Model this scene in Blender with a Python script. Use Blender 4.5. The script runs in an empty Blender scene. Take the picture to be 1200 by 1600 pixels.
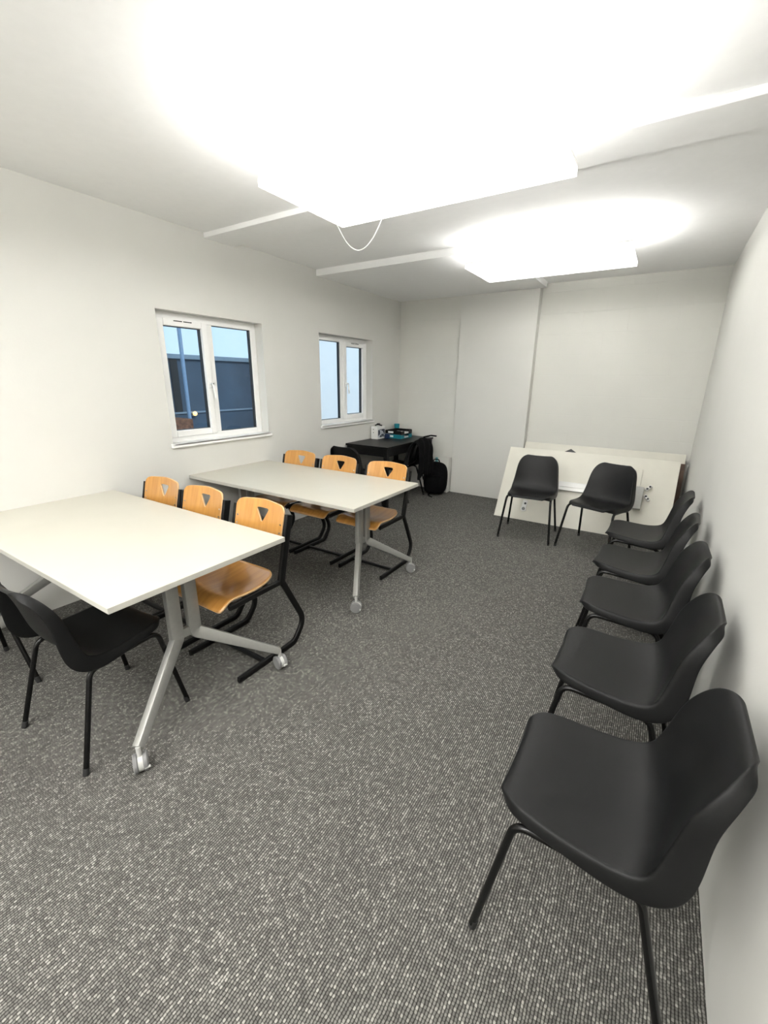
import bpy, bmesh, math, random
from mathutils import Vector, Matrix
random.seed(7)
C = bpy.context.scene.collection
SC = bpy.context.scene

# ------------------------------------------------------------------ camera
cam_data = bpy.data.cameras.new('camera')
cam = bpy.data.objects.new('camera', cam_data); C.objects.link(cam)
cam_data.sensor_fit = 'VERTICAL'; cam_data.sensor_height = 36.0
cam_data.lens = 36.0 * 661.88 / 1600.0
cam_data.clip_start = 0.02; cam_data.clip_end = 200
def cam_matrix(yaw, pitch, roll, loc):
    cy, sy = math.cos(yaw), math.sin(yaw)
    f = Vector((sy*math.cos(pitch), cy*math.cos(pitch), -math.sin(pitch)))
    r = Vector((cy, -sy, 0)); d = f.cross(r)
    c, s = math.cos(roll), math.sin(roll)
    r2 = c*r + s*d; d2 = -s*r + c*d
    m = Matrix((( r2.x, -d2.x, -f.x, loc[0]), (r2.y, -d2.y, -f.y, loc[1]), (r2.z, -d2.z, -f.z, loc[2]), (0, 0, 0, 1)))
    return m
cam.matrix_world = cam_matrix(math.radians(-32.2886), math.radians(17.3158), math.radians(-0.7031), (0, 0, 1.5))
SC.camera = cam

# ------------------------------------------------------------------ world, exposure
SC.view_settings.view_transform = 'Standard'
SC.view_settings.look = 'None'
SC.view_settings.exposure = 0.0
SC.view_settings.gamma = 1.0
SC.view_settings.use_curve_mapping = False
w = bpy.data.worlds.new('dusk_sky'); SC.world = w; w.use_nodes = True
bg = w.node_tree.nodes['Background']
bg.inputs[0].default_value = (0.62, 0.84, 1.0, 1); bg.inputs[1].default_value = 1.15

PANEL_W = 1.0          # strength of the ceiling panels
def area(name, loc, sx, sy, power, col=(1, 0.985, 0.95), up=False):
    l = bpy.data.lights.new(name, 'AREA'); l.shape = 'RECTANGLE'; l.size = sx; l.size_y = sy
    l.energy = power; l.color = col
    o = bpy.data.objects.new(name, l); C.objects.link(o); o.location = loc
    if up: o.rotation_euler = (math.pi, 0, 0)
    return o
# light of the ceiling panels, plus added uplights (the panels themselves are built below)
PANELS = [(-1.05, 1.85, 2.30, 2, 44), (-0.70, -0.85, 2.28, 40, 58), (-1.5, -2.9, 2.28, 92, 30), (-0.95, 3.95, 2.38, 1, 28), (-2.25, -0.66, 2.28, 1, 20)]   # x, y, z, watts down, watts up; last two panels are added fill
for (px, py, ZP, pw, pu) in PANELS:
    area('panel_light', (px, py, ZP-0.012), 1.14, 0.54, pw)
    area('fill_uplight', (px, py, ZP+0.055), 1.14, 0.54, pu, up=True)  # upward fill added above each panel to whiten the ceiling
sun = bpy.data.lights.new('outdoor_fill_sun', 'SUN'); sun.energy = 2.2; sun.angle = math.radians(20); sun.color = (0.85, 0.93, 1.0)  # sun lamp added to brighten the pale house outside
so_ = bpy.data.objects.new('outdoor_fill_sun', sun); C.objects.link(so_); so_.rotation_euler = (0, math.radians(50), 0)

# ------------------------------------------------------------------ materials
def mat(name, col, rough=0.5, metal=0.0, spec=0.5, noise=0.0, nscale=20.0, bump=0.0, bscale=200.0, coat=0.0, emit=None, estr=0.0):
    m = bpy.data.materials.new(name); m.use_nodes = True
    nt = m.node_tree; b = nt.nodes['Principled BSDF']
    b.inputs['Base Color'].default_value = (*col, 1); b.inputs['Roughness'].default_value = rough
    b.inputs['Metallic'].default_value = metal; b.inputs['Specular IOR Level'].default_value = spec
    b.inputs['Coat Weight'].default_value = coat
    tc = nt.nodes.new('ShaderNodeTexCoord')
    n = nt.nodes.new('ShaderNodeTexNoise'); n.inputs['Scale'].default_value = nscale; n.inputs['Detail'].default_value = 4
    nt.links.new(tc.outputs['Object'], n.inputs['Vector'])
    r = nt.nodes.new('ShaderNodeValToRGB')
    r.color_ramp.elements[0].color = (*[c*(1-noise) for c in col], 1)
    r.color_ramp.elements[1].color = (*[min(1, c*(1+noise)) for c in col], 1)
    r.color_ramp.elements[0].position = 0.3; r.color_ramp.elements[1].position = 0.7
    nt.links.new(n.outputs['Fac'], r.inputs['Fac']); nt.links.new(r.outputs['Color'], b.inputs['Base Color'])
    if bump > 0:
        n2 = nt.nodes.new('ShaderNodeTexNoise'); n2.inputs['Scale'].default_value = bscale; n2.inputs['Detail'].default_value = 3
        nt.links.new(tc.outputs['Object'], n2.inputs['Vector'])
        bp = nt.nodes.new('ShaderNodeBump'); bp.inputs['Strength'].default_value = bump; bp.inputs['Distance'].default_value = 0.002
        nt.links.new(n2.outputs['Fac'], bp.inputs['Height']); nt.links.new(bp.outputs['Normal'], b.inputs['Normal'])
    if emit:
        b.inputs['Emission Color'].default_value = (*emit, 1); b.inputs['Emission Strength'].default_value = estr
    return m

M = {}
M['wall'] = mat('painted_plaster', (0.67, 0.665, 0.63), 0.75, noise=0.012, nscale=3, bump=0.15, bscale=60)
M['ceil'] = mat('ceiling_paint', (0.94, 0.94, 0.935), 0.85, noise=0.01)
M['upvc'] = mat('white_upvc', (0.9, 0.9, 0.885), 0.3, noise=0.01)
M['gasket'] = mat('black_gasket', (0.012, 0.012, 0.014), 0.5)
M['top'] = mat('white_laminate', (0.56, 0.542, 0.468), 0.36, noise=0.012, nscale=6, spec=0.4)
M['edge'] = mat('table_edge_band', (0.50, 0.49, 0.44), 0.4, noise=0.02)
M['alu'] = mat('silver_painted_steel', (0.36, 0.36, 0.34), 0.38, metal=0.55, noise=0.03, nscale=60)
M['castor'] = mat('grey_caster', (0.20, 0.20, 0.20), 0.45, noise=0.05)
M['castorw'] = mat('pale_caster_hood', (0.50, 0.50, 0.48), 0.35, noise=0.02)
M['shell'] = mat('black_polypropylene', (0.006, 0.0062, 0.0064), 0.42, noise=0.12, nscale=12, bump=0.25, bscale=900, spec=0.23)
M['tube'] = mat('black_gloss_tube', (0.004, 0.004, 0.004), 0.25, noise=0.1, spec=0.3)
M['rubber'] = mat('black_rubber', (0.01, 0.01, 0.01), 0.7)
M['bsteel'] = mat('black_powder_steel', (0.005, 0.005, 0.005), 0.4, noise=0.1, spec=0.25)
M['desk'] = mat('black_desk_lacquer', (0.007, 0.007, 0.007), 0.4, noise=0.25, nscale=30, spec=0.16)
M['cloth'] = mat('black_cloth', (0.004, 0.004, 0.0045), 0.95, spec=0.1, noise=0.3, nscale=40, bump=0.4, bscale=300)
M['chrome'] = mat('chrome', (0.75, 0.75, 0.75), 0.2, metal=1.0)
M['board'] = mat('cream_laminate', (0.66, 0.64, 0.56), 0.45, noise=0.02, nscale=8)
M['brown'] = mat('brown_board', (0.07, 0.035, 0.02), 0.6, noise=0.2)
M['teal'] = mat('teal_plastic', (0.01, 0.19, 0.24), 0.3, noise=0.08)
M['blue'] = mat('blue_plastic', (0.01, 0.11, 0.22), 0.3, noise=0.08)
M['white'] = mat('white_card', (0.82, 0.82, 0.8), 0.6, noise=0.02)
M['diff'] = mat('opal_diffuser', (0.9, 0.9, 0.9), 0.5, emit=(1, 0.99, 0.96), estr=4.0)
M['cladding'] = mat('slate_cladding', (0.055, 0.085, 0.125), 0.6, noise=0.2, nscale=1.2)
M['cap'] = mat('grey_capping', (0.20, 0.26, 0.32), 0.5, noise=0.05)
M['pole'] = mat('pale_blue_steel', (0.22, 0.32, 0.46), 0.4, noise=0.05)
M['render'] = mat('pale_render', (0.76, 0.74, 0.72), 0.8, noise=0.02, nscale=2)
M['tarmac'] = mat('wet_tarmac', (0.10, 0.11, 0.13), 0.5, noise=0.3, nscale=9)
M['brick'] = mat('brown_crate', (0.18, 0.08, 0.045), 0.7, noise=0.5, nscale=14)
M['lampglow'] = mat('warm_lamp', (1, 0.7, 0.3), 0.4, emit=(1.0, 0.62, 0.22), estr=2.2)

def mat_wood():
    m = mat('beech_plywood', (0.62, 0.34, 0.12), 0.28, coat=0.6, spec=0.5)
    nt = m.node_tree; b = nt.nodes['Principled BSDF']
    tc = nt.nodes.new('ShaderNodeTexCoord'); mp = nt.nodes.new('ShaderNodeMapping'); mp.inputs['Scale'].default_value = (14, 1.2, 1.6)
    n = nt.nodes.new('ShaderNodeTexNoise'); n.inputs['Scale'].default_value = 3.2; n.inputs['Detail'].default_value = 6; n.inputs['Distortion'].default_value = 0.4
    r = nt.nodes.new('ShaderNodeValToRGB')
    r.color_ramp.elements[0].position = 0.25; r.color_ramp.elements[0].color = (0.46, 0.205, 0.045, 1)
    r.color_ramp.elements[1].position = 0.75; r.color_ramp.elements[1].color = (0.62, 0.315, 0.078, 1)
    nt.links.new(tc.outputs['Object'], mp.inputs['Vector']); nt.links.new(mp.outputs['Vector'], n.inputs['Vector'])
    nt.links.new(n.outputs['Fac'], r.inputs['Fac']); nt.links.new(r.outputs['Color'], b.inputs['Base Color'])
    b.inputs['Coat Roughness'].default_value = 0.12
    return m
M['wood'] = mat_wood()
M['woodedge'] = mat('plywood_edge', (0.72, 0.47, 0.24), 0.5, noise=0.1, nscale=80)

def mat_block(name, col):
    m = mat(name, col, 0.7, noise=0.02, nscale=2)
    nt = m.node_tree; b = nt.nodes['Principled BSDF']
    tc = nt.nodes.new('ShaderNodeTexCoord'); sp = nt.nodes.new('ShaderNodeSeparateXYZ'); cb = nt.nodes.new('ShaderNodeCombineXYZ')
    nt.links.new(tc.outputs['Object'], sp.inputs[0]); nt.links.new(sp.outputs['X'], cb.inputs['X']); nt.links.new(sp.outputs['Z'], cb.inputs['Y'])
    br = nt.nodes.new('ShaderNodeTexBrick'); br.inputs['Scale'].default_value = 1.0
    br.inputs['Brick Width'].default_value = 0.45; br.inputs['Row Height'].default_value = 0.225
    br.inputs['Mortar Size'].default_value = 0.006; br.inputs['Mortar Smooth'].default_value = 0.6
    br.inputs['Color1'].default_value = (1, 1, 1, 1); br.inputs['Color2'].default_value = (0.96, 0.96, 0.96, 1); br.inputs['Mortar'].default_value = (0.55, 0.55, 0.55, 1)
    nt.links.new(cb.outputs[0], br.inputs['Vector'])
    n = nt.nodes.new('ShaderNodeTexNoise'); n.inputs['Scale'].default_value = 45; n.inputs['Detail'].default_value = 5
    nt.links.new(tc.outputs['Object'], n.inputs['Vector'])
    ad = nt.nodes.new('ShaderNodeMath'); ad.operation = 'MULTIPLY_ADD'; ad.inputs[1].default_value = 0.25
    nt.links.new(n.outputs['Fac'], ad.inputs[0]); nt.links.new(br.outputs['Color'], ad.inputs[2])
    bp = nt.nodes.new('ShaderNodeBump'); bp.inputs['Strength'].default_value = 0.45; bp.inputs['Distance'].default_value = 0.004
    nt.links.new(ad.outputs[0], bp.inputs['Height']); nt.links.new(bp.outputs['Normal'], b.inputs['Normal'])
    return m
M['block'] = mat_block('painted_blockwork', (0.68, 0.675, 0.63))

def mat_carpet():
    m = bpy.data.materials.new('grey_ribbed_carpet'); m.use_nodes = True
    nt = m.node_tree; b = nt.nodes['Principled BSDF']; b.inputs['Roughness'].default_value = 0.95
    b.inputs['Specular IOR Level'].default_value = 0.1
    N = nt.nodes.new; L = nt.links.new
    tc = N('ShaderNodeTexCoord')
    wob = N('ShaderNodeTexNoise'); wob.inputs['Scale'].default_value = 30; wob.inputs['Detail'].default_value = 2
    L(tc.outputs['Object'], wob.inputs['Vector'])
    wm = N('ShaderNodeVectorMath'); wm.operation = 'SCALE'; wm.inputs['Scale'].default_value = 0.006
    L(wob.outputs['Color'], wm.inputs[0])
    wa = N('ShaderNodeVectorMath'); wa.operation = 'ADD'; L(tc.outputs['Object'], wa.inputs[0]); L(wm.outputs[0], wa.inputs[1])
    sp = N('ShaderNodeSeparateXYZ'); L(wa.outputs[0], sp.inputs[0])
    def math_(op, a, bb=None, c=None):
        q = N('ShaderNodeMath'); q.operation = op
        for i, v in enumerate((a, bb, c)):
            if v is None: continue
            if isinstance(v, (int, float)): q.inputs[i].default_value = v
            else: L(v, q.inputs[i])
        return q.outputs[0]
    xs = math_('DIVIDE', sp.outputs['X'], 0.0082)
    row = math_('FLOOR', xs)
    fx = math_('FRACT', xs)
    # random offset per rib
    wn = N('ShaderNodeTexWhiteNoise'); wn.noise_dimensions = '1D'; L(row, wn.inputs['W'])
    ys = math_('ADD', math_('DIVIDE', sp.outputs['Y'], 0.0085), math_('MULTIPLY', wn.outputs['Value'], 7.0))
    cell = math_('FLOOR', ys); fy = math_('FRACT', ys)
    cb = N('ShaderNodeCombineXYZ'); L(row, cb.inputs[0]); L(cell, cb.inputs[1])
    wn2 = N('ShaderNodeTexWhiteNoise'); wn2.noise_dimensions = '2D'; L(cb.outputs[0], wn2.inputs['Vector'])
    # dome height of each loop
    hx = math_('SUBTRACT', 1.0, math_('POWER', math_('ABSOLUTE', math_('MULTIPLY_ADD', fx, 2.0, -1.0)), 2.0))
    hy = math_('SUBTRACT', 1.0, math_('POWER', math_('ABSOLUTE', math_('MULTIPLY_ADD', fy, 2.0, -1.0)), 4.0))
    h = math_('MULTIPLY', hx, math_('MULTIPLY_ADD', hy, 0.6, 0.4))
    ramp = N('ShaderNodeValToRGB'); cr = ramp.color_ramp
    cr.elements[0].position = 0.0; cr.elements[0].color = (0.12, 0.117, 0.108, 1)
    cr.elements[1].position = 1.0; cr.elements[1].color = (0.36, 0.352, 0.32, 1)
    e = cr.elements.new(0.5); e.color = (0.18, 0.176, 0.162, 1)
    e = cr.elements.new(0.8); e.color = (0.215, 0.21, 0.192, 1)
    L(wn2.outputs['Value'], ramp.inputs['Fac'])
    gap = N('ShaderNodeMix'); gap.data_type = 'RGBA'; L(math_('MINIMUM', math_('MULTIPLY', math_('POWER', h, 1.4), 1.35), 1.0), gap.inputs['Factor'])
    gap.inputs['A'].default_value = (0.014, 0.0135, 0.012, 1); L(ramp.outputs['Color'], gap.inputs['B'])
    L(gap.outputs['Result'], b.inputs['Base Color'])
    bp = N('ShaderNodeBump'); bp.inputs['Strength'].default_value = 0.6; bp.inputs['Distance'].default_value = 0.003
    L(h, bp.inputs['Height']); L(bp.outputs['Normal'], b.inputs['Normal'])
    return m
M['carpet'] = mat_carpet()

# ------------------------------------------------------------------ helpers
def finish(name, bm, mats, parent=None, smooth=False, sharp=35):
    bmesh.ops.recalc_face_normals(bm, faces=bm.faces[:])
    me = bpy.data.meshes.new(name); bm.to_mesh(me); bm.free()
    if not isinstance(mats, (list, tuple)): mats = [mats]
    for m in mats: me.materials.append(m)
    if smooth:
        for p in me.polygons: p.use_smooth = True
        try: me.set_sharp_from_angle(angle=math.radians(sharp))
        except Exception: pass
    o = bpy.data.objects.new(name, me); C.objects.link(o)
    if parent: o.parent = parent
    return o
def empty(name, loc=(0, 0, 0), rz=0.0):
    o = bpy.data.objects.new(name, None); C.objects.link(o); o.location = loc; o.rotation_euler = (0, 0, rz)
    o.empty_display_size = 0.1
    return o
def tag(o, label, cat, group=None):
    o['label'] = label; o['category'] = cat
    if group: o['group'] = group
    return o
def structure(o): o['kind'] = 'structure'; return o
def box(bm, x0, x1, y0, y1, z0, z1, bevel=0.0, mi=0, seg=2, mtx=None):
    r = bmesh.ops.create_cube(bm, size=1.0)
    vs = r['verts']
    for v in vs:
        v.co = Vector(((x0+x1)/2 + v.co.x*(x1-x0), (y0+y1)/2 + v.co.y*(y1-y0), (z0+z1)/2 + v.co.z*(z1-z0)))
    fs = list({f for v in vs for f in v.link_faces})
    for f in fs: f.material_index = mi
    if bevel > 0:
        es = list({e for v in vs for e in v.link_edges})
        rr = bmesh.ops.bevel(bm, geom=es, offset=bevel, segments=seg, affect='EDGES', profile=0.5)
        vs = list(set(v for f in rr['faces'] for v in f.verts) | set(v for v in vs if v.is_valid))
        for f in rr['faces']: f.material_index = mi
    if mtx is not None:
        allv = set(v for v in vs if v.is_valid)
        bmesh.ops.transform(bm, matrix=mtx, verts=list(allv))
    return vs
def fillet(pts, r, n=6):
    pts = [Vector(p) for p in pts]; out = [pts[0]]
    rs = r if isinstance(r, (list, tuple)) else [r]*(len(pts)-2)
    for i in range(1, len(pts)-1):
        a, b, c = pts[i-1], pts[i], pts[i+1]; rr = rs[i-1]
        u = (a-b); v = (c-b); lu, lv = u.length, v.length; u.normalize(); v.normalize()
        ang = u.angle(v); t = min(rr/math.tan(ang/2), lu*0.49, lv*0.49)
        if ang > math.radians(178): out.append(b); continue
        p0 = b+u*t; p1 = b+v*t
        for k in range(n+1):
            s = k/n
            out.append((1-s)**2*p0 + 2*s*(1-s)*b + s*s*p1)
    out.append(pts[-1]); return out
def sweep(bm, pts, prof, ref=(1, 0, 0), mi=0, scale=None, caps=True):
    """prof: list of (a along ref, b along tangent x ref)"""
    ref = Vector(ref).normalized(); rings = []
    n = len(pts); pts = [Vector(p) for p in pts]
    for i, p in enumerate(pts):
        if i == 0: t = pts[1]-p
        elif i == n-1: t = p-pts[i-1]
        else: t = (pts[i+1]-p).normalized() + (p-pts[i-1]).normalized()
        t.normalize()
        a = (ref - t*ref.dot(t)); a.normalize(); b = t.cross(a)
        s = scale[i] if scale else (1, 1)
        rings.append([bm.verts.new(p + a*(q[0]*s[0]) + b*(q[1]*s[1])) for q in prof])
    m = len(prof)
    for i in range(n-1):
        for j in range(m):
            f = bm.faces.new((rings[i][j], rings[i][(j+1) % m], rings[i+1][(j+1) % m], rings[i+1][j])); f.material_index = mi
    if caps:
        f = bm.faces.new(rings[0][::-1]); f.material_index = mi
        f = bm.faces.new(rings[-1]); f.material_index = mi
def circ(r, n=12): return [(r*math.cos(2*math.pi*k/n), r*math.sin(2*math.pi*k/n)) for k in range(n)]
def rrect(w_, h_, r, n=3):
    out = []
    for cx, cy, a0 in ((w_/2-r, h_/2-r, 0), (-w_/2+r, h_/2-r, 90), (-w_/2+r, -h_/2+r, 180), (w_/2-r, -h_/2+r, 270)):
        for k in range(n+1):
            a = math.radians(a0+90*k/n); out.append((cx+r*math.cos(a), cy+r*math.sin(a)))
    return out
def cyl(bm, p0, p1, r, n=20, mi=0, bevel=0.0):
    p0 = Vector(p0); p1 = Vector(p1); t = (p1-p0).normalized()
    ref = Vector((0, 0, 1)) if abs(t.z) < 0.9 else Vector((1, 0, 0))
    if bevel > 0:
        L_ = (p1-p0).length; k = bevel/L_
        pts = [p0, p0.lerp(p1, k), p0.lerp(p1, 1-k), p1]; s = (r-bevel)/r
        sweep(bm, pts, circ(r, n), ref, mi, [(s, s), (1, 1), (1, 1), (s, s)])
    else: sweep(bm, [p0, p1], circ(r, n), ref, mi)
def lathe(bm, prof, center=(0, 0, 0), n=24, mi=0):
    rings = []
    for r, z in prof:
        rings.append([bm.verts.new((center[0]+r*math.cos(2*math.pi*k/n), center[1]+r*math.sin(2*math.pi*k/n), center[2]+z)) for k in range(n)])
    for i in range(len(rings)-1):
        for j in range(n):
            f = bm.faces.new((rings[i][j], rings[i][(j+1) % n], rings[i+1][(j+1) % n], rings[i+1][j])); f.material_index = mi
    if prof[0][0] > 1e-5: bm.faces.new(rings[0][::-1]).material_index = mi
    if prof[-1][0] > 1e-5: bm.faces.new(rings[-1]).material_index = mi
def copy_tree(o, parent=None):
    c = o.copy(); C.objects.link(c)
    if parent: c.parent = parent
    for ch in list(o.children): copy_tree(ch, c)
    return c
def bake(o):
    """apply modifiers to the mesh data"""
    dg = bpy.context.evaluated_depsgraph_get()
    dg.update()
    me = bpy.data.meshes.new_from_object(o.evaluated_get(dg))
    o.modifiers.clear(); old = o.data; o.data = me
    return o

# ------------------------------------------------------------------ room
XL, XR = -3.215, 0.352
YB = 5.42; YF = -4.2; ZC = 2.57
bm = bmesh.new(); box(bm, XL-0.3, XR+0.3, YF-0.3, 5.9, -0.1, 0.0)
structure(finish('floor', bm, M['carpet']))
bm = bmesh.new(); box(bm, XL-0.3, XR+0.3, YF-0.3, 5.9, ZC, ZC+0.15)
structure(finish('ceiling', bm, M['ceil']))
# lowered box over the back left corner of the ceiling
bm = bmesh.new(); box(bm, XL, -1.31, 3.73, YB+0.02, 2.51, ZC)
structure(finish('trim_1', bm, M['ceil']))
# shallow beam across the ceiling
bm = bmesh.new(); box(bm, XL, XR, 2.42, 2.70, 2.535, ZC, bevel=0.004)
structure(finish('trim_2', bm, M['ceil']))

# left wall with two openings
W1 = (1.945, 2.950, 0.985, 1.978); W2 = (3.742, 4.766, 0.985, 1.975)
XO = XL-0.155
bm = bmesh.new()
box(bm, XO, XL, YF, W1[0], 0, ZC)
box(bm, XO, XL, W1[1], W2[0], 0, ZC)
box(bm, XO, XL, W2[1], 5.9, 0, ZC)
for Wn in (W1, W2):
    box(bm, XO, XL, Wn[0], Wn[1], 0, Wn[2]); box(bm, XO, XL, Wn[0], Wn[1], Wn[3], ZC)
structure(finish('wall_left', bm, M['wall']))
bm = bmesh.new(); box(bm, XR, XR+0.25, YF, 5.9, 0, ZC)
structure(finish('wall_right', bm, M['wall']))
bm = bmesh.new(); box(bm, XL-0.25, XR+0.25, YF-0.25, YF, 0, ZC)
structure(finish('wall_front', bm, M['wall']))
bm = bmesh.new(); box(bm, XL, XR, 5.535, 5.8, 0, ZC); box(bm, XL, -2.30, 5.45, 5.54, 0, ZC)
structure(finish('wall_back', bm, M['block']))
bm = bmesh.new(); box(bm, -2.322, -1.372, YB, 5.54, 0, ZC, bevel=0.003)
structure(finish('trim_3', bm, M['wall']))

# ------------------------------------------------------------------ windows
def window(n, W, sash_left):
    y0, y1, z0, z1 = W
    root = empty('window_%d' % n, (XL-0.1, (y0+y1)/2, z0)); structure(root)
    inv = Vector((XL-0.1, (y0+y1)/2, z0))
    def part(name, bm, m, par=root, smooth=False):
        off = inv
        bmesh.ops.translate(bm, verts=bm.verts[:], vec=-off)
        return finish(name, bm, m, par, smooth)
    xf = XL-0.095; xb = xf-0.052     # inner face of frame, outer face
    ym = (y0+y1)/2
    fw = 0.058
    bm = bmesh.new()
    def ring(bm, a0, a1, c0, c1, wd, xa, xb_, mi=0, bev=0.004, wb=None):
        wb = wd if wb is None else wb
        box(bm, xb_, xa, a0, a0+wd, c0, c1, bev, mi); box(bm, xb_, xa, a1-wd, a1, c0, c1, bev, mi)
        box(bm, xb_, xa, a0+wd, a1-wd, c0, c0+wb, bev, mi); box(bm, xb_, xa, a0+wd, a1-wd, c1-wd, c1, bev, mi)
    ring(bm, y0, y1, z0, z1, fw, xf, xb)
    box(bm, xb, xf, ym-0.034, ym+0.034, z0+fw, z1-fw, 0.004)
    part('window_frame', bm, M['upvc'])
    if sash_left: s0, s1, f0, f1 = y0+fw-0.012, ym-0.022, ym+0.034, y1-fw
    else: s0, s1, f0, f1 = ym+0.022, y1-fw+0.012, y0+fw, ym-0.034
    zs0, zs1 = z0+fw-0.012, z1-fw+0.012
    bm = bmesh.new(); ring(bm, s0, s1, zs0, zs1, 0.052, xf+0.016, xb+0.01, bev=0.006)
    sash = part('sash', bm, M['upvc'])
    # trickle vent slots on the head of the sash
    yc = (s0+s1)/2
    for k in (-1, 1):
        bm = bmesh.new(); box(bm, xf+0.0155, xf+0.0175, yc+k*0.042-0.036, yc+k*0.042+0.036, zs1-0.017, zs1-0.010)
        part('trickle_vent', bm, M['gasket'], sash)
    # black seals on the outside of both panes
    for (a0, a1, c0, c1, par) in ((s0+0.052, s1-0.052, zs0+0.052, zs1-0.052, sash), (f0, f1, z0+fw, z1-fw, root)):
        bm = bmesh.new(); ring(bm, a0-0.004, a1+0.004, c0-0.004, c1+0.004, 0.007, xf-0.010, xf-0.046, bev=0)
        part('seal', bm, M['gasket'], par)
        bm = bmesh.new(); box(bm, xf-0.016, xf-0.012, a0+0.003, a1-0.003, c0+0.003, c1-0.003)
        part('glass_pane', bm, glass, par)
    # handle
    hy = (s1-0.026) if sash_left else (s0+0.026)
    bm = bmesh.new()
    box(bm, xf+0.016, xf+0.026, hy-0.013, hy+0.013, 1.415, 1.475, 0.004)
    cyl(bm, (xf+0.024, hy, 1.452), (xf+0.048, hy, 1.452), 0.009, 12)
    sweep(bm, fillet([(xf+0.05, hy-0.002, 1.46), (xf+0.055, hy+0.006, 1.43), (xf+0.052, hy+0.02, 1.335)], 0.01), rrect(0.014, 0.018, 0.005), (1, 0, 0))
    part('handle', bm, M['upvc'], sash, True)
    bm = bmesh.new(); cyl(bm, (xf+0.05, hy, 1.452), (xf+0.0615, hy, 1.452), 0.004, 10)
    part('keyhole', bm, M['gasket'], sash)
    # sill board
    bm = bmesh.new()
    box(bm, xf-0.005, XL+0.028, y0+0.002, y1-0.002, z0-0.004, z0+0.012, 0.003)
    box(bm, XL+0.001, XL+0.028, y0-0.02, y1+0.02, z0-0.022, z0+0.012, 0.005)
    part('window_sill', bm, M['upvc'])
    return root
def make_glass():
    m = bpy.data.materials.new('window_glass'); m.use_nodes = True; nt = m.node_tree
    for n in list(nt.nodes): nt.nodes.remove(n)
    o = nt.nodes.new('ShaderNodeOutputMaterial'); t = nt.nodes.new('ShaderNodeBsdfTransparent'); g = nt.nodes.new('ShaderNodeBsdfGlossy')
    g.inputs['Roughness'].default_value = 0.02; fr = nt.nodes.new('ShaderNodeFresnel'); fr.inputs['IOR'].default_value = 1.45
    tc = nt.nodes.new('ShaderNodeTexCoord'); ns = nt.nodes.new('ShaderNodeTexNoise'); ns.inputs['Scale'].default_value = 6
    nt.links.new(tc.outputs['Object'], ns.inputs['Vector'])
    rp = nt.nodes.new('ShaderNodeValToRGB'); rp.color_ramp.elements[0].color = (0.93, 0.97, 1, 1); rp.color_ramp.elements[1].color = (0.97, 0.99, 1, 1)
    nt.links.new(ns.outputs['Fac'], rp.inputs['Fac']); nt.links.new(rp.outputs['Color'], t.inputs['Color'])
    mx = nt.nodes.new('ShaderNodeMixShader')
    ge = nt.nodes.new('ShaderNodeNewGeometry'); mu = nt.nodes.new('ShaderNodeMath'); mu.operation = 'SUBTRACT'; mu.use_clamp = True
    nt.links.new(fr.outputs[0], mu.inputs[0]); nt.links.new(ge.outputs['Backfacing'], mu.inputs[1]); nt.links.new(mu.outputs[0], mx.inputs[0]); nt.links.new(t.outputs[0], mx.inputs[1]); nt.links.new(g.outputs[0], mx.inputs[2]); nt.links.new(mx.outputs[0], o.inputs['Surface'])
    return m
glass = make_glass()
window(1, W1, True)
window(2, W2, False)

# ------------------------------------------------------------------ ceiling light panels, the last two added as fill
for i, (px, py, ZP, pw, pu) in enumerate(PANELS):
    t = empty('ceiling_light', (px, py, ZP))
    tag(t, ['white flat LED panel on the ceiling above the nearer white table',
            'white flat LED panel on the ceiling just behind the camera',
            'white flat LED panel on the ceiling at the far end behind the camera',
            'added white light panel near the back wall, brightening the far ceiling',  # made-up fixture, put in to whiten the far ceiling
            'added unseen light panel close to the window wall, brightening the left ceiling'][i], 'ceiling light')  # made-up fixture out of view, lifts the left side of the ceiling
    bm = bmesh.new()
    for a in ((-0.6, 0.6, -0.3, -0.285), (-0.6, 0.6, 0.285, 0.3), (-0.6, -0.585, -0.285, 0.285), (0.585, 0.6, -0.285, 0.285)):
        box(bm, a[0], a[1], a[2], a[3], 0.030, 0.045, 0.002)
    finish('frame', bm, M['upvc'], t)
    bm = bmesh.new(); box(bm, -0.6, 0.6, -0.3, 0.3, 0.0, 0.0295)
    finish('diffuser', bm, M['diff'], t)
    for sx in (-0.45, 0.45):
        for sy in (-0.2, 0.2):
            bm = bmesh.new(); cyl(bm, (sx, sy, 0.035), (sx, sy, ZC-ZP), 0.0012, 6); finish('hanger', bm, M['upvc'], t)
# white cable hanging in a loop below the beam
bm = bmesh.new(); pts = []
for k in range(25):
    s = k/24; pts.append((-2.10+0.40*s, 2.66, 2.537-0.20*(1-(2*s-1)**2)))
sweep(bm, pts, circ(0.0035, 8), (0, 1, 0))
tag(finish('hanging_cable', bm, M['upvc'], None, True), 'thin white cable hanging in a loop under the ceiling beam', 'cable')

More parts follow.
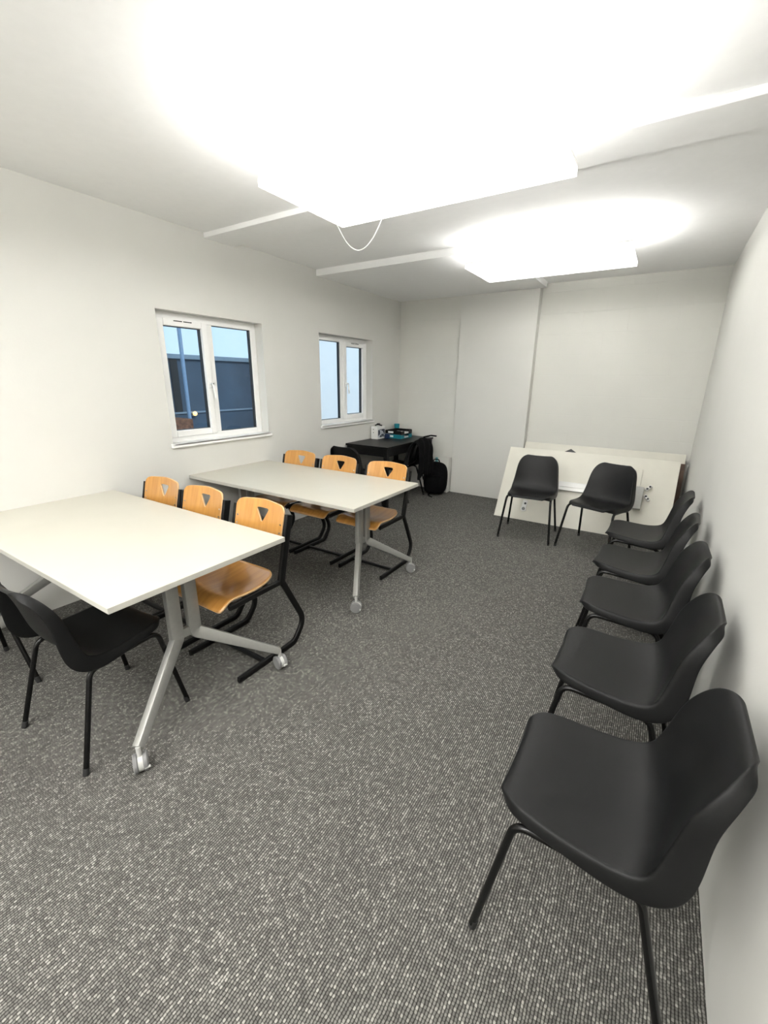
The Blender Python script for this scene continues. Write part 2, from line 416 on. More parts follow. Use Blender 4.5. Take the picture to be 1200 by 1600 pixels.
# ------------------------------------------------------------------ flip-top tables
def make_table(loc, label):
    t = empty('folding_table', loc); tag(t, label, 'table', 'white folding tables along the window wall')
    LX, LY, ZT = 1.70, 0.856, 0.7255
    bm = bmesh.new(); box(bm, -LX/2, LX/2, -LY/2, LY/2, ZT-0.025, ZT, 0.0015, 0, 1)
    for f in bm.faces:
        f.normal_update()
        if abs(f.normal.z) < 0.5: f.material_index = 1
    finish('tabletop', bm, [M['top'], M['edge']], t)
    fy = -0.045
    for sx in (-1, 1):
        for sy in (-1, 1):
            ux = 0.645*sx if sx > 0 else -0.62; fx = 0.852 if sx > 0 else -0.80
            p = [(ux, fy+sy*0.044, ZT-0.028), (ux, fy+sy*0.046, 0.335), (fx, fy+sy*0.375, 0.105)]
            pts = fillet(p, 0.03, 5)
            sc = []
            for i, q in enumerate(pts):
                d = abs(q[1]-(fy+sy*0.04))/0.335
                sc.append((1, 1.0+0.25*max(0, 1-abs(d)*3)-0.28*d))
            bm = bmesh.new(); sweep(bm, pts, rrect(0.034, 0.050, 0.006, 2), (1, 0, 0), 0, sc)
            leg = finish('leg', bm, M['alu'], t, True, 30)
            # caster: two wheels, hood and brake tab
            bm = bmesh.new(); cx, cy = fx+0.004, fy+sy*0.378
            a = math.radians(64 if sy < 0 else 76); ax = Vector((math.cos(a), math.sin(a), 0)); cc = Vector((cx, cy, 0.0375))
            if loc[1] > 2: a = math.radians(-62); ax = Vector((math.cos(a), math.sin(a), 0))
            for k in (-1, 1):
                cyl(bm, cc+ax*k*0.009, cc+ax*k*0.026, 0.0375, 24, 0, 0.004)
                cyl(bm, cc+ax*k*0.026, cc+ax*k*0.0275, 0.020, 16, 0)
            cyl(bm, cc-ax*0.0085, cc+ax*0.0085, 0.0335, 24, 1)
            cyl(bm, (cx, cy, 0.06), (cx, cy, 0.112), 0.009, 12, 1)
            sd = Vector((-ax.y, ax.x, 0))*(1 if (sy < 0 and loc[1] < 2) else -1)
            if sx > 0: sd = Vector((abs(sd.x), sd.y*0.3, 0)).normalized()
            q = cc+sd*0.039+Vector((0, 0, -0.006))
            cyl(bm, q-ax*0.010, q+ax*0.010, 0.0055, 10, 1)
            finish('caster', bm, [M['castor'], M['castorw']], leg, True, 40)
        ux = 0.645 if sx > 0 else -0.62
        bm = bmesh.new(); box(bm, ux-0.012, ux+0.012, fy-0.03, fy+0.03, 0.33, 0.375, 0.003)
        finish('leg_bridge', bm, M['alu'], t)
        bm = bmesh.new(); box(bm, ux-0.03, ux+0.03, -0.34, 0.34, ZT-0.046, ZT-0.0255, 0.003)
        finish('top_bracket', bm, M['alu'], t)
    bm = bmesh.new(); box(bm, -0.605, 0.63, fy-0.03, fy+0.03, ZT-0.09, ZT-0.05, 0.004)
    finish('beam', bm, M['alu'], t)
    return t
make_table((-2.364, 1.020, 0), 'large white laminate table nearest the camera, cropped by the left edge of the photo')
make_table((-2.364, 2.472, 0), 'white laminate table standing further back, between the two windows')

# ------------------------------------------------------------------ wooden sled chairs
def make_wood_chair():
    t = empty('wooden_chair')
    W = 0.205
    for sx in (-1, 1):
        bm = bmesh.new(); sweep(bm, [(sx*W, 0.088, 0.80), (sx*W, 0.044, 0.62), (sx*W, 0.002, 0.437)], rrect(0.024, 0.046, 0.008), (1, 0, 0))
        finish('back_post', bm, M['bsteel'], t, True)
        bm = bmesh.new()
        sweep(bm, fillet([(sx*W, 0.0, 0.452), (sx*W, 0.165, 0.125), (sx*W, 0.075, 0.0175), (sx*W, -0.330, 0.0175)], [0.11, 0.07], 7), rrect(0.022, 0.035, 0.008), (1, 0, 0))
        finish('sled_leg', bm, M['bsteel'], t, True)
        bm = bmesh.new(); sweep(bm, [(sx*(W-0.002), 0.0, 0.438), (sx*(W-0.012), -0.33, 0.430)], rrect(0.022, 0.032, 0.008), (1, 0, 0))
        finish('seat_rail', bm, M['bsteel'], t, True)
    for (y, z) in ((-0.15, 0.020), (-0.06, 0.424), (-0.29, 0.419)):
        bm = bmesh.new(); sweep(bm, [(-W+0.012, y, z), (W-0.012, y, z)], rrect(0.028, 0.018, 0.006), (0, 1, 0))
        finish('crossbar', bm, M['bsteel'], t, True)
    # seat : dished plywood with a waterfall front and rounded rear corners
    prof = [(0.022, 0.474), (-0.02, 0.468), (-0.10, 0.455), (-0.18, 0.450), (-0.25, 0.455), (-0.305, 0.464), (-0.335, 0.462), (-0.352, 0.452), (-0.385, 0.428)]
    hw = [0.13, 0.176, 0.190, 0.192, 0.192, 0.195, 0.196, 0.196, 0.194]
    bm = bmesh.new(); rows = []; NT = 12
    for (y, z), h in zip(prof, hw):
        row = []
        for k in range(NT+1):
            s = -1+2*k/NT
            dish = 0.010*(s*s)*(1 if y > -0.30 else max(0, 1-(-0.30-y)/0.05))
            yy = y - 0.014*s*s*max(0, (y+0.1)/0.1)
            row.append(bm.verts.new((s*h, yy, z+dish-0.004)))
        rows.append(row)
    for i in range(len(rows)-1):
        for k in range(NT): bm.faces.new((rows[i][k], rows[i][k+1], rows[i+1][k+1], rows[i+1][k]))
    o = finish('seat', bm, [M['wood'], M['woodedge']], t, True, 60)
    sb = o.modifiers.new('s', 'SUBSURF'); sb.levels = 1; sb.render_levels = 1
    so = o.modifiers.new('t', 'SOLIDIFY'); so.thickness = 0.011; so.offset = 0; so.material_offset_rim = 1
    # backrest with rounded triangular hand hole
    cu = bpy.data.curves.new('outline', 'CURVE'); cu.dimensions = '2D'; cu.fill_mode = 'BOTH'; cu.extrude = 0.0055; cu.resolution_u = 1
    def poly(pts):
        s = cu.splines.new('POLY'); s.points.add(len(pts)-1); s.use_cyclic_u = True
        for q, p in zip(s.points, pts): q.co = (p[0], p[1], 0, 1)
    def roundpoly(cs, rr, n=6):
        out = []
        for i, c in enumerate(cs):
            a = Vector(cs[i-1]).to_3d(); b = Vector(c).to_3d(); d = Vector(cs[(i+1) % len(cs)]).to_3d()
            f = fillet([a, b, d], rr[i] if isinstance(rr, list) else rr, n)[1:-1]
            out += [(q.x, q.y) for q in f]
        return out
    o1 = roundpoly([(-0.186, -0.085), (0.186, -0.085), (0.190, 0.118), (0.0, 0.131), (-0.190, 0.118)], [0.03, 0.03, 0.05, 0.6, 0.05], 7)
    hole = roundpoly([(-0.053, 0.082), (0.053, 0.082), (0.0, -0.008)], 0.013, 5)
    poly(o1); poly(hole[::-1])
    co = bpy.data.objects.new('tmp', cu); C.objects.link(co)
    dg = bpy.context.evaluated_depsgraph_get(); dg.update()
    me = bpy.data.meshes.new_from_object(co.evaluated_get(dg)); bpy.data.objects.remove(co)
    bm = bmesh.new(); bm.from_mesh(me)
    bmesh.ops.remove_doubles(bm, verts=bm.verts[:], dist=1e-5)
    for k in range(-9, 10):
        bmesh.ops.bisect_plane(bm, geom=bm.verts[:]+bm.edges[:]+bm.faces[:], plane_co=(k*0.02, 0, 0), plane_no=(1, 0, 0), dist=1e-6)
    for f in bm.faces:
        f.normal_update()
        f.material_index = 0 if abs(f.normal.z) > 0.7 else 1
    ax = math.atan2(0.044, 0.18)
    for v in bm.verts:
        x, u, wv = v.co.x, v.co.y, v.co.z
        bend = 0.028*(1-(x/0.19)**2)          # hollow towards the sitter
        z = 0.725+u*math.cos(ax); y = 0.052 + u*math.sin(ax) + wv + bend
        v.co = Vector((x, y, z))
    finish('backrest', bm, [M['wood'], M['woodedge']], t, False)
    for sx in (-1, 1):
        for z in (0.70, 0.745):
            bm = bmesh.new()
            y = 0.052+(z-0.725)*math.tan(ax)
            cyl(bm, (sx*0.172, y-0.006+0.028*(1-(0.172/0.19)**2), z), (sx*0.172, y-0.0095+0.028*(1-(0.172/0.19)**2), z), 0.0055, 10)
            finish('rivet', bm, M['chrome'], t, True)
    return t
proto = make_wood_chair()
spots = [(-1.800, 1.475, 0, 'wooden sled chair at the open end of the nearer white table, its glossy seat showing'),
         (-2.310, 1.475, 0, 'middle one of the three wooden chairs along the nearer white table'),
         (-2.755, 1.475, 0, 'wooden chair of the nearer table that stands closest to the window wall'),
         (-1.832, 2.868, 0, 'wooden chair at the open end of the farther white table, nearest to the black backpack'),
         (-2.335, 2.868, 0, 'middle one of the three wooden chairs along the farther white table'),
         (-2.805, 2.868, 0, 'wooden chair of the farther table that stands closest to the window wall')]
for i, (x, y, a, lab) in enumerate(spots):
    o = proto if i == 0 else copy_tree(proto)
    o.location = (x, y, 0); o.rotation_euler = (0, 0, math.radians(a))
    tag(o, lab, 'chair', 'wooden chairs with a triangular hand hole')

# ------------------------------------------------------------------ black shell chairs
def make_shell_chair():
    t = empty('shell_chair')
    # centre line of the shell, (y, z), front to top ; the chair faces -Y
    CL = [(-0.214, 0.425), (-0.212, 0.440), (-0.195, 0.450), (-0.160, 0.452), (-0.10, 0.446), (-0.03, 0.438), (0.04, 0.434), (0.095, 0.438),
          (0.135, 0.455), (0.160, 0.485), (0.176, 0.530), (0.190, 0.590), (0.205, 0.650), (0.222, 0.705), (0.238, 0.745), (0.250, 0.765), (0.262, 0.775), (0.272, 0.770)]
    HW = [0.140, 0.155, 0.180, 0.200, 0.211, 0.217, 0.223, 0.227, 0.228, 0.224, 0.216, 0.208, 0.201, 0.191, 0.171, 0.146, 0.116, 0.095]
    # how far the outer rows turn: seat sides slightly dished; back wraps forward, edges roll back
    n = len(CL)
    T = [-1, -0.998, -0.975, -0.92, -0.80, -0.60, -0.36, -0.12, 0.12, 0.36, 0.60, 0.80, 0.92, 0.975, 0.998, 1]
    bm = bmesh.new(); rows = []
    for i, ((y, z), h) in enumerate(zip(CL, HW)):
        a = Vector(CL[max(0, i-1)]); b = Vector(CL[min(n-1, i+1)]); tg = (b-a).normalized()
        nrm = Vector((-tg.y, tg.x))       # upward on the seat, forward on the back
        k = min(1, max(0, (i-8)/4.0))     # 0 seat, 1 back
        wrap = 0.006*(1-k) + 0.030*k
        if i > 12: wrap *= max(0, (17-i)/5.0)
        mid = max(0, 1-abs(i-9.3)/4.6)
        row = []
        for s in T:
            off = wrap*(abs(s)**2.2) + 0.020*mid*abs(s)**2
            e = abs(s)
            fl = 0.0
            if e > 0.99: fl = 0.034 + 0.046*mid
            if 0.99 < e < 0.999: fl = 0.014 + 0.022*mid
            elif 0.97 < e < 0.99: fl = -0.0005
            if i < 2 or i > n-3: fl *= 0.4
            off -= fl
            hh = h*s + (0.004*(1 if s > 0 else -1) if e > 0.999 else 0.0)
            row.append(bm.verts.new((hh, y+nrm.x*off, z+nrm.y*off)))
        rows.append(row)
    for i in range(n-1):
        for k in range(len(T)-1): bm.faces.new((rows[i][k], rows[i][k+1], rows[i+1][k+1], rows[i+1][k]))
    o = finish('seat_shell', bm, M['shell'], t, True, 180)
    so = o.modifiers.new('t', 'SOLIDIFY'); so.thickness = 0.0045; so.offset = -1
    sb = o.modifiers.new('s', 'SUBSURF'); sb.levels = 2; sb.render_levels = 2
    bake(o)
    r = 0.0105
    for sx in (-1, 1):
        X1 = 0.205; XF = 0.242
        f = fillet([(sx*XF, -0.228, 0.014), (sx*X1, -0.158, 0.412), (sx*0.200, -0.02, 0.404)], 0.045, 8)
        bm = bmesh.new(); sweep(bm, f, circ(r, 14), (1, 0, 0)); lg = finish('leg', bm, M['tube'], t, True, 60)
        bm = bmesh.new(); cyl(bm, (sx*(XF+0.0005), -0.229, 0.0), (sx*(XF-0.003), -0.223, 0.032), 0.0118, 14, 0, 0.002); finish('foot_cap', bm, M['rubber'], lg, True, 40)
        f = fillet([(sx*0.200, -0.02, 0.404), (sx*X1, 0.128, 0.397), (sx*(XF+0.004), 0.232, 0.014)], 0.045, 8)
        bm = bmesh.new(); sweep(bm, f, circ(r, 14), (1, 0, 0)); lg = finish('leg', bm, M['tube'], t, True, 60)
        bm = bmesh.new(); cyl(bm, (sx*(XF+0.0045), 0.236, 0.0), (sx*(XF+0.001), 0.227, 0.032), 0.0118, 14, 0, 0.002); finish('foot_cap', bm, M['rubber'], lg, True, 40)
    for y, zz in ((-0.09, 0.405), (0.085, 0.400)):
        bm = bmesh.new(); sweep(bm, fillet([(-0.2, y, zz), (-0.12, y, zz+0.008), (0.12, y, zz+0.008), (0.2, y, zz)], 0.02, 4), circ(0.0095, 12), (0, 1, 0)); finish('crossbar', bm, M['tube'], t, True, 60)
    return t
sproto = make_shell_chair()
SG = 'black plastic shell chairs'
sspots = [(0.021, 1.072, -90, 'large black plastic shell chair in the right foreground, nearest in the row along the wall'),
          (0.026, 1.690, -91, 'black plastic shell chair second from the front in the row along the right wall'),
          (0.030, 2.315, -89, 'black plastic shell chair in the middle of the row of five along the right wall'),
          (0.024, 2.890, -93, 'black plastic shell chair fourth from the front in the row along the right wall'),
          (0.028, 3.530, -92, 'black plastic shell chair at the far end of the row along the right wall'),
          (-0.950, 4.262, 4, 'black shell chair in front of the leaning boards, the one farther left'),
          (-0.334, 4.215, -18.6, 'black shell chair in front of the leaning boards, turned askew beside the wall row'),
          (-1.925, 0.680, 183.8, 'black shell chair pushed under the nearer table, seen from behind at lower left'),
          (-2.695, 0.352, -92, 'black shell chair cut off by the left photo edge, beside the lower left chair'),
          (-2.960, 4.040, 180, 'black shell chair behind the farther table, facing the short end of the black desk'),
          (-2.770, 4.790, -86, 'black shell chair at the long side of the black desk with a jacket over it')]
for i, (x, y, a, lab) in enumerate(sspots):
    o = sproto if i == 0 else copy_tree(sproto)
    o.location = (x, y, 0); o.rotation_euler = (0, 0, math.radians(a)); tag(o, lab, 'chair', SG)

# ------------------------------------------------------------------ black desk in the corner
t = empty('desk', (-2.90, 4.765, 0)); tag(t, 'black wooden desk in the far left corner under the second window', 'desk')
bm = bmesh.new(); box(bm, -0.305, 0.305, -0.60, 0.60, 0.728, 0.75, 0.002); finish('desktop', bm, M['desk'], t)
for q in ((-0.27, 0.27, -0.575, -0.555), (-0.27, 0.27, 0.555, 0.575), (-0.285, -0.265, -0.54, 0.54), (0.265, 0.285, -0.54, 0.54)):
    bm = bmesh.new(); box(bm, *q, 0.63, 0.7275); finish('apron', bm, M['desk'], t)
for sx in (-1, 1):
    for sy in (-1, 1):
        bm = bmesh.new(); box(bm, sx*0.268-0.025, sx*0.268+0.025, sy*0.563-0.025, sy*0.563+0.025, 0, 0.7275, 0.002)
        finish('leg', bm, M['desk'], t)
# magazine box
t = empty('file_box', (-3.138, 4.79, 0.75)); tag(t, 'small white cardboard file box with a dark printed side on the black desk', 'box')
bm = bmesh.new()
box(bm, -0.052, 0.052, -0.09, 0.09, 0.0, 0.165, 0.002)
body = finish('body', bm, M['white'], t)
for z in (0.125, 0.085):
    bm = bmesh.new(); cyl(bm, (-0.012, -0.0895, z), (-0.012, -0.0915, z), 0.006, 12); finish('finger_hole', bm, M['gasket'], t)
def mat_print():
    m = bpy.data.materials.new('dark_print'); m.use_nodes = True; nt = m.node_tree; b = nt.nodes['Principled BSDF']
    tc = nt.nodes.new('ShaderNodeTexCoord'); v = nt.nodes.new('ShaderNodeTexVoronoi'); v.inputs['Scale'].default_value = 22
    r = nt.nodes.new('ShaderNodeValToRGB'); r.color_ramp.interpolation = 'CONSTANT'
    r.color_ramp.elements[0].color = (0.03, 0.04, 0.06, 1); r.color_ramp.elements[1].color = (0.55, 0.58, 0.62, 1); r.color_ramp.elements[1].position = 0.62
    nt.links.new(tc.outputs['Object'], v.inputs['Vector']); nt.links.new(v.outputs['Distance'], r.inputs['Fac']); nt.links.new(r.outputs['Color'], b.inputs['Base Color'])
    return m
bm = bmesh.new(); box(bm, 0.0522, 0.0532, -0.075, 0.085, 0.02, 0.125); finish('printed_picture', bm, mat_print(), t)
# dark object on the box
bm = bmesh.new()
sweep(bm, fillet([(-0.035, -0.02, 0.008), (0.0, 0.0, 0.02), (0.05, 0.02, 0.008)], 0.02, 4), rrect(0.03, 0.014, 0.005), (0, 1, 0))
box(bm, -0.012, 0.016, -0.02, 0.03, 0.018, 0.034, 0.004)
o = finish('stapler', bm, M['bsteel'], None, True); o.location = (-3.13, 4.78, 0.9155)
tag(o, 'small black desk tool lying on top of the white file box', 'stapler')
# letter trays
def tray(z, m, lab, tab):
    t = empty('letter_tray', (-2.975, 5.06, z)); tag(t, lab, 'letter tray', 'letter trays stacked on the desk')
    bm = bmesh.new()
    box(bm, -0.125, 0.125, -0.15, 0.15, 0.0, 0.004)
    for (a, b_, c, d) in ((-0.125, -0.121, -0.15, 0.15), (-0.121, 0.121, -0.15, -0.146), (-0.121, 0.121, 0.146, 0.15)):
        box(bm, a, b_, c, d, 0.004, 0.052, 0.001)
    # low scooped lip on the open side
    box(bm, 0.121, 0.125, -0.15, -0.06, 0.004, 0.045, 0.001); box(bm, 0.121, 0.125, 0.06, 0.15, 0.004, 0.045, 0.001)
    finish('tray', bm, m, t)
    bm = bmesh.new(); box(bm, -0.075+tab, 0.005+tab, -0.1525, -0.1505, 0.016, 0.040, 0.0005); finish('label_card', bm, M['white'], t)
    bm = bmesh.new(); box(bm, -0.105, 0.105, -0.135, 0.14, 0.0045, 0.018); finish('paper', bm, M['white'], t)
    return t
tray(0.7505, M['teal'], 'teal blue letter tray on the desk, under the black tray', 0.0)
tray(0.8035, M['desk'], 'black letter tray stacked on top of the blue tray', 0.0)
# crumpled blue wrapper / holder beside the trays
bm = bmesh.new(); box(bm, -0.03, 0.03, -0.025, 0.025, 0, 0.07, 0.01)
for v in bm.verts: v.co += Vector((random.uniform(-1, 1), random.uniform(-1, 1), 0))*0.004
o = finish('pen_pot', bm, mat('navy_plastic', (0.005, 0.02, 0.07), 0.4), None, True); o.location = (-3.02, 4.84, 0.75); tag(o, 'small navy blue pot on the desk between file box and letter trays', 'pot')
# teal tumbler
bm = bmesh.new(); lathe(bm, [(0.028, 0), (0.032, 0.05), (0.040, 0.155), (0.0375, 0.155), (0.030, 0.05), (0.026, 0.006), (0.0001, 0.006)], n=28)
o = finish('tumbler', bm, M['teal'], None, True); o.location = (-3.14, 5.285, 0.75); tag(o, 'teal plastic tumbler in the corner of the black desk', 'cup')

# ------------------------------------------------------------------ jacket over the desk chair
def cloth_sheet(name, pts_rows, m, thick=0.012, levels=2, wr=0.006, seed=1):
    rnd = random.Random(seed); bm = bmesh.new(); rows = []
    for r_ in pts_rows: rows.append([bm.verts.new(Vector(p)+Vector((rnd.uniform(-wr, wr), rnd.uniform(-wr, wr), rnd.uniform(-wr, wr)))) for p in r_])
    for i in range(len(rows)-1):
        for k in range(len(rows[0])-1): bm.faces.new((rows[i][k], rows[i][k+1], rows[i+1][k+1], rows[i+1][k]))
    o = finish(name, bm, m, None, True, 180)
    so = o.modifiers.new('t', 'SOLIDIFY'); so.thickness = thick; so.offset = 0
    sb = o.modifiers.new('s', 'SUBSURF'); sb.levels = levels; sb.render_levels = levels
    return bake(o)
# local frame of that chair: back direction +X-ish
ca = math.radians(-86); bx = Vector((-math.sin(ca), math.cos(ca), 0)); lx = Vector((math.cos(ca), math.sin(ca), 0)); c0 = Vector((-2.770, 4.790, 0))
prof = [(0.165, 0.52), (0.190, 0.60), (0.212, 0.68), (0.232, 0.745), (0.262, 0.805), (0.300, 0.800), (0.322, 0.74), (0.330, 0.64), (0.332, 0.54), (0.335, 0.44), (0.330, 0.34)]
rows = []
for (d, z) in prof:
    row = []
    for k in range(11):
        s = -1+0.2*k
        hwid = 0.215 + 0.02*max(0, (0.7-z))
        zz = z-0.035*s*s if z > 0.7 else z - 0.03*abs(s) + 0.02*math.sin(5*s)
        row.append(c0 + bx*(d+0.012*math.sin(9*s+z*6) - (0.012*s*s if z < .79 and d < .25 else 0.0) + (0.018 if d > .3 else 0)) + lx*(s*hwid) + Vector((0, 0, zz)))
    rows.append(row)
jk = cloth_sheet('jacket', rows, M['cloth'], 0.014, 2, 0.006, 3)
tag(jk, 'black jacket draped over the back of the chair at the desk', 'jacket')
bm = bmesh.new(); q = c0+bx*0.30+lx*(-0.19)+Vector((0, 0, 0.765))
sweep(bm, fillet([c0+bx*0.29+lx*(-0.05)+Vector((0, 0, 0.812)), q+Vector((0.03, 0, 0.055)), q+Vector((0.10, 0.02, 0.05))], 0.02, 4), circ(0.010, 10), (0, 0, 1))
hk = finish('collar', bm, M['cloth'], jk, True)
for k, (s, zz) in enumerate(((0.10, 0.33), (-0.16, 0.36))):
    bm = bmesh.new(); p0 = c0+bx*0.36+lx*s
    sweep(bm, fillet([p0+Vector((0, 0, 0.66)), p0+bx*0.03+Vector((0, 0, 0.45)), p0+bx*0.015+Vector((0, 0, zz-0.08)), p0+bx*0.0+lx*0.05+Vector((0, 0, zz+0.12))], 0.03, 5), rrect(0.022, 0.006, 0.002), tuple(lx))
    finish('strap', bm, M['cloth'], jk, True)

# ------------------------------------------------------------------ backpack
t = empty('backpack', (-2.455, 5.20, 0), math.radians(8)); tag(t, 'black backpack standing on the carpet against the back wall', 'backpack')
bm = bmesh.new(); bmesh.ops.create_cube(bm, size=1.0)
bmesh.ops.subdivide_edges(bm, edges=bm.edges[:], cuts=5, use_grid_fill=True)
rnd = random.Random(5)
for v in bm.verts:
    p = v.co*2; x, y, z = p
    l6 = (abs(x)**4+abs(y)**4+abs(z)**4)**0.25; k = 1/max(l6, 1e-6)
    x, y, z = x*k, y*k, z*k
    wz = 1-0.16*max(0, z)**2.5-0.06*max(0, -z)
    v.co = Vector((x*0.165*wz, y*0.10*(1-0.35*max(0, z)**1.5) , 0.225+z*0.222)) + Vector((rnd.uniform(-1, 1), rnd.uniform(-1, 1), rnd.uniform(-0.4, 0.4)))*0.004
    if v.co.z < 0.003: v.co.z = 0.003
o = finish('body', bm, M['cloth'], t, True, 180); sb = o.modifiers.new('s', 'SUBSURF'); sb.levels = 1; sb.render_levels = 2
bm = bmesh.new(); bmesh.ops.create_cube(bm, size=1.0); bmesh.ops.subdivide_edges(bm, edges=bm.edges[:], cuts=4, use_grid_fill=True)
for v in bm.verts:
    x, y, z = v.co*2; l6 = (abs(x)**4+abs(y)**4+abs(z)**4)**0.25; k = 1/max(l6, 1e-6)
    v.co = Vector((x*k*0.125, -0.10+y*k*0.035, 0.155+z*k*0.125))
finish('front_pocket', bm, M['cloth'], t, True, 180)
bm = bmesh.new(); sweep(bm, fillet([(-0.05, 0.02, 0.43), (-0.04, 0.02, 0.475), (0.03, 0.02, 0.475), (0.045, 0.02, 0.43)], 0.02, 5), rrect(0.02, 0.01, 0.003), (0, 1, 0)); finish('carry_handle', bm, M['cloth'], t, True)
bm = bmesh.new(); sweep(bm, fillet([(-0.04, -0.09, 0.03), (-0.05, -0.14, 0.008), (-0.01, -0.19, 0.006), (0.03, -0.22, 0.006)], 0.03, 5), rrect(0.006, 0.02, 0.002), (0, 0, 1)); finish('strap', bm, M['cloth'], t, True)
# white box behind it and teal bottle
bm = bmesh.new(); box(bm, -2.47, -2.335, 5.335, 5.445, 0, 0.485, 0.004)
bm2 = finish('pipe_casing', bm, M['wall']); tag(bm2, 'low white casing against the back wall beside the backpack', 'pipe casing')
bm = bmesh.new(); lathe(bm, [(0.0001, 0), (0.032, 0.0), (0.034, 0.02), (0.034, 0.36), (0.022, 0.41), (0.018, 0.44), (0.018, 0.475), (0.0001, 0.475)], n=20)
o = finish('water_bottle', bm, mat('pale_teal_bottle', (0.12, 0.33, 0.36), 0.3), None, True); o.location = (-2.53, 5.37, 0.0); tag(o, 'tall teal bottle standing behind the black backpack', 'bottle')

# ------------------------------------------------------------------ tabletops leaning at the back
def leaning(name, x0, x1, yb, yt, zt, th, m, mi_edge=None):
    L_ = math.hypot(yt-yb, zt); ang = math.atan2(zt, yt-yb)
    t = empty(name, ((x0+x1)/2, yb, 0)); t.rotation_euler = (ang, 0, 0)
    h = (x1-x0)/2
    return t, L_, h
# local: X across, Y up along the board, -Z... the face towards the room is local +Z rotated; board body lies on the wall side
t, L1, h1 = leaning('spare_tabletop', -1.445, 0.262, 4.702, 5.125, 0.751, 0.025, M['board'])
tag(t, 'cream tabletop panel leaning in front, with silver rail and brackets on its face', 'tabletop', 'spare tabletops leaning at the back wall')
bm = bmesh.new(); box(bm, -h1, h1, 0.0, L1, -0.025, 0, 0.0015, 0, 1); finish('panel', bm, M['board'], t)
cx = (-1.445+0.262)/2
def B(x): return x-cx
bm = bmesh.new(); box(bm, B(-1.13), B(-0.05), 0.405, 0.505, 0.0005, 0.030, 0.004); box(bm, B(-1.13), B(-0.05), 0.445, 0.452, 0.030, 0.034, 0.001); finish('rail', bm, mat('brushed_aluminium', (0.62, 0.62, 0.60), 0.45, metal=0.4), t)
for xx in (-1.13, -0.04):
    bm = bmesh.new(); box(bm, B(xx)-0.035, B(xx)+0.035, 0.31, 0.545, 0.0005, 0.045, 0.004); finish('hinge_box', bm, M['alu'], t)
    bm = bmesh.new(); box(bm, B(xx)-0.055, B(xx)-0.005, 0.549, 0.74, 0.0005, 0.012, 0.005); finish('mounting_strip', bm, M['board'], t)
for (u, v, a) in ((0.002, 0.545, 50), (0.002, 0.44, -50)):
    par = bmesh.new(); mt = Matrix.Translation((B(u)+0.03, v, 0.03)) @ Matrix.Rotation(math.radians(a), 4, 'Z')
    box(par, -0.034, 0.034, -0.014, 0.014, -0.03, 0.010, 0.006, 0, 2, mt)
    cl = finish('end_clip', par, M['white'], t)
    for s in (-0.016, 0.016):
        bm = bmesh.new(); p = mt @ Vector((s, 0, 0.0101)); cyl(bm, p, p+Vector((0, 0, 0.002)), 0.0105, 12)
        finish('clip_hole', bm, M['gasket'], cl)
bm = bmesh.new(); box(bm, B(-1.128)-0.026, B(-1.128)+0.026, 0.105, 0.235, 0.0005, 0.009, 0.004); cyl(bm, (B(-1.128), 0.13, 0.0005), (B(-1.128), 0.13, 0.016), 0.030, 24)
lt = finish('latch_plate', bm, M['white'], t)
bm = bmesh.new(); cyl(bm, (B(-1.122), 0.195, 0.0085), (B(-1.122), 0.195, 0.012), 0.012, 14); finish('latch_hole', bm, M['gasket'], lt)
bm = bmesh.new(); cyl(bm, (B(-1.128), 0.13, 0.0155), (B(-1.128), 0.13, 0.020), 0.018, 18); finish('latch_knob', bm, M['castor'], lt)

t, L2, h2 = leaning('spare_tabletop', -1.362, 0.312, 5.112, 5.475, 0.782, 0.025, M['board'])
tag(t, 'cream tabletop panel leaning behind the one with the silver rail', 'tabletop', 'spare tabletops leaning at the back wall')
bm = bmesh.new(); box(bm, -h2, h2, 0.0, L2, -0.025, 0, 0.0015, 0, 1); finish('panel', bm, M['board'], t)
t, L3, h3 = leaning('brown_board', -1.15, 0.315, 5.00, 5.36, 0.70, 0.02, M['brown'])
tag(t, 'dark brown board sandwiched between the two leaning cream tabletops', 'board')
bm = bmesh.new(); box(bm, -h3, h3, 0.0, L3, -0.018, 0, 0.001, 0, 1); finish('panel', bm, M['brown'], t)
# black corner peeking over the front board
t, L4, h4 = leaning('black_panel', -0.96, -0.61, 4.86, 5.215, 0.775, 0.01, M['gasket'])
bm = bmesh.new()
vs = [(-0.12, 0.0), (0.12, 0.0), (0.12, L4-0.075), (0.0, L4+0.0), (-0.12, L4-0.075)]
a = [bm.verts.new((x, y, 0)) for x, y in vs]; b_ = [bm.verts.new((x, y, -0.008)) for x, y in vs]
bm.faces.new(a); bm.faces.new(b_[::-1])
for i in range(5): bm.faces.new((a[i], b_[i], b_[(i+1) % 5], a[(i+1) % 5]))
finish('panel', bm, M['gasket'], t); tag(t, 'black pointed panel whose tip peeks over the front leaning tabletop', 'panel')

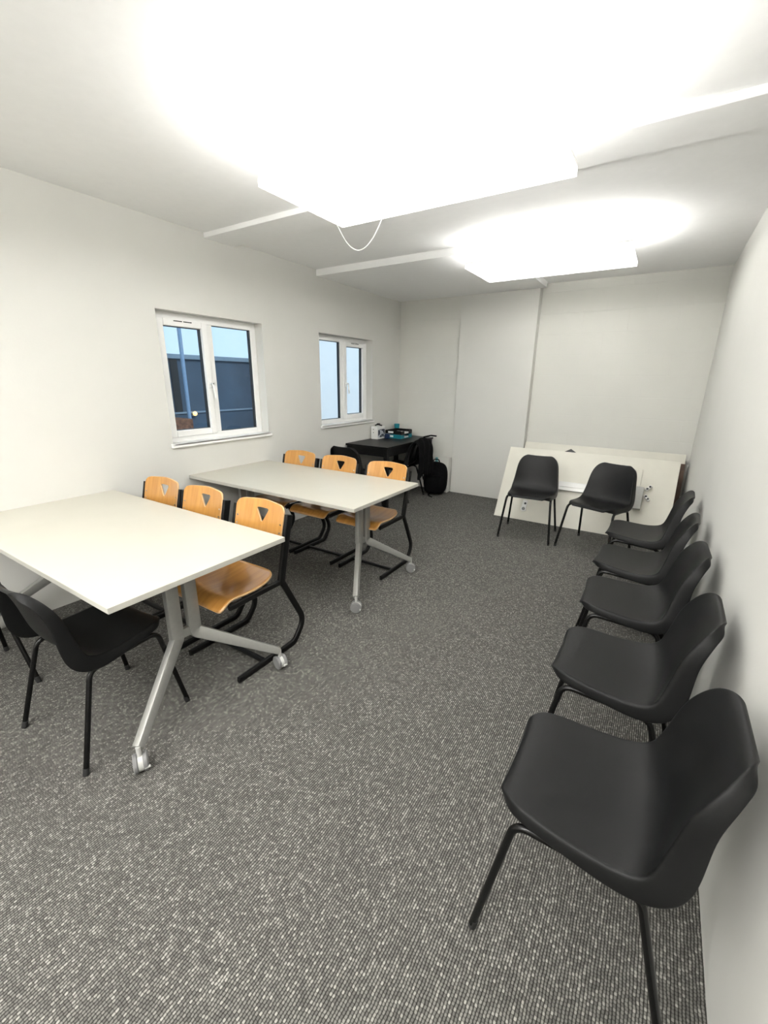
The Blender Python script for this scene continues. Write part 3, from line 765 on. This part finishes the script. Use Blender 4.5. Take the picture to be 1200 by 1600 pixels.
# ------------------------------------------------------------------ outside the windows
bm = bmesh.new(); box(bm, -30, XL-0.29, -8, 40, -0.35, -0.25); structure(finish('ground', bm, M['tarmac']))
t = empty('garden_building', (-9.2, 5.4, -0.25)); tag(t, 'slate blue clad outbuilding with a flat pale capping, seen through the nearer window', 'building')
bm = bmesh.new(); box(bm, -1.5, 0.0, -6.0, 4.6, 0, 2.14); finish('wall', bm, M['cladding'], t)
bm = bmesh.new(); box(bm, -1.55, 0.06, -6.05, 4.65, 2.14, 2.24, 0.01); finish('capping', bm, M['cap'], t)
bm = bmesh.new(); box(bm, 0.001, 0.03, -6.0, 4.6, 0.96, 1.0); finish('rail', bm, M['cap'], t)
bm = bmesh.new(); box(bm, 0.001, 0.02, 0.33, 0.50, 1.005, 2.13); finish('dark_panel', bm, M['gasket'], t)
bm = bmesh.new(); box(bm, 0.001, 0.02, 0.18, 0.21, 1.005, 2.13); finish('pale_batten', bm, M['cap'], t)
bm = bmesh.new(); cyl(bm, (-8.6, 5.66, -0.25), (-8.6, 5.66, 3.6), 0.04, 16)
tag(finish('steel_pole', bm, M['pole'], None, True), 'pale blue steel pole outside the nearer window', 'pole')
bm = bmesh.new(); box(bm, -8.95, -8.4, 5.05, 5.60, -0.25, 0.66, 0.01)
tag(finish('crate', bm, M['brick']), 'brown crate outside, low at the left of the nearer window', 'crate')
t = empty('wall_lamp', (-9.19, 6.16, 0.70)); tag(t, 'small glowing warm lamp on the outbuilding, seen through the nearer window', 'lamp')
bm = bmesh.new(); bmesh.ops.create_uvsphere(bm, u_segments=16, v_segments=10, radius=0.05)
bmesh.ops.translate(bm, verts=bm.verts[:], vec=(0.06, 0, 0)); finish('bulb', bm, M['lampglow'], t, True)
bm = bmesh.new(); box(bm, 0.0, 0.03, -0.05, 0.05, -0.06, -0.03, 0.004); finish('bracket', bm, M['cap'], t)
t = empty('neighbouring_house', (-7.2, 14.55, -0.25)); tag(t, 'pale rendered house wall filling the view through the farther window', 'building')
bm = bmesh.new(); box(bm, -1.5, 0.0, -6.5, 8.0, 0, 7.5); finish('wall', bm, M['render'], t)
bm = bmesh.new(); box(bm, -1.7, 0.25, -6.7, 8.2, 7.5, 7.7); finish('roof_edge', bm, M['cap'], t)
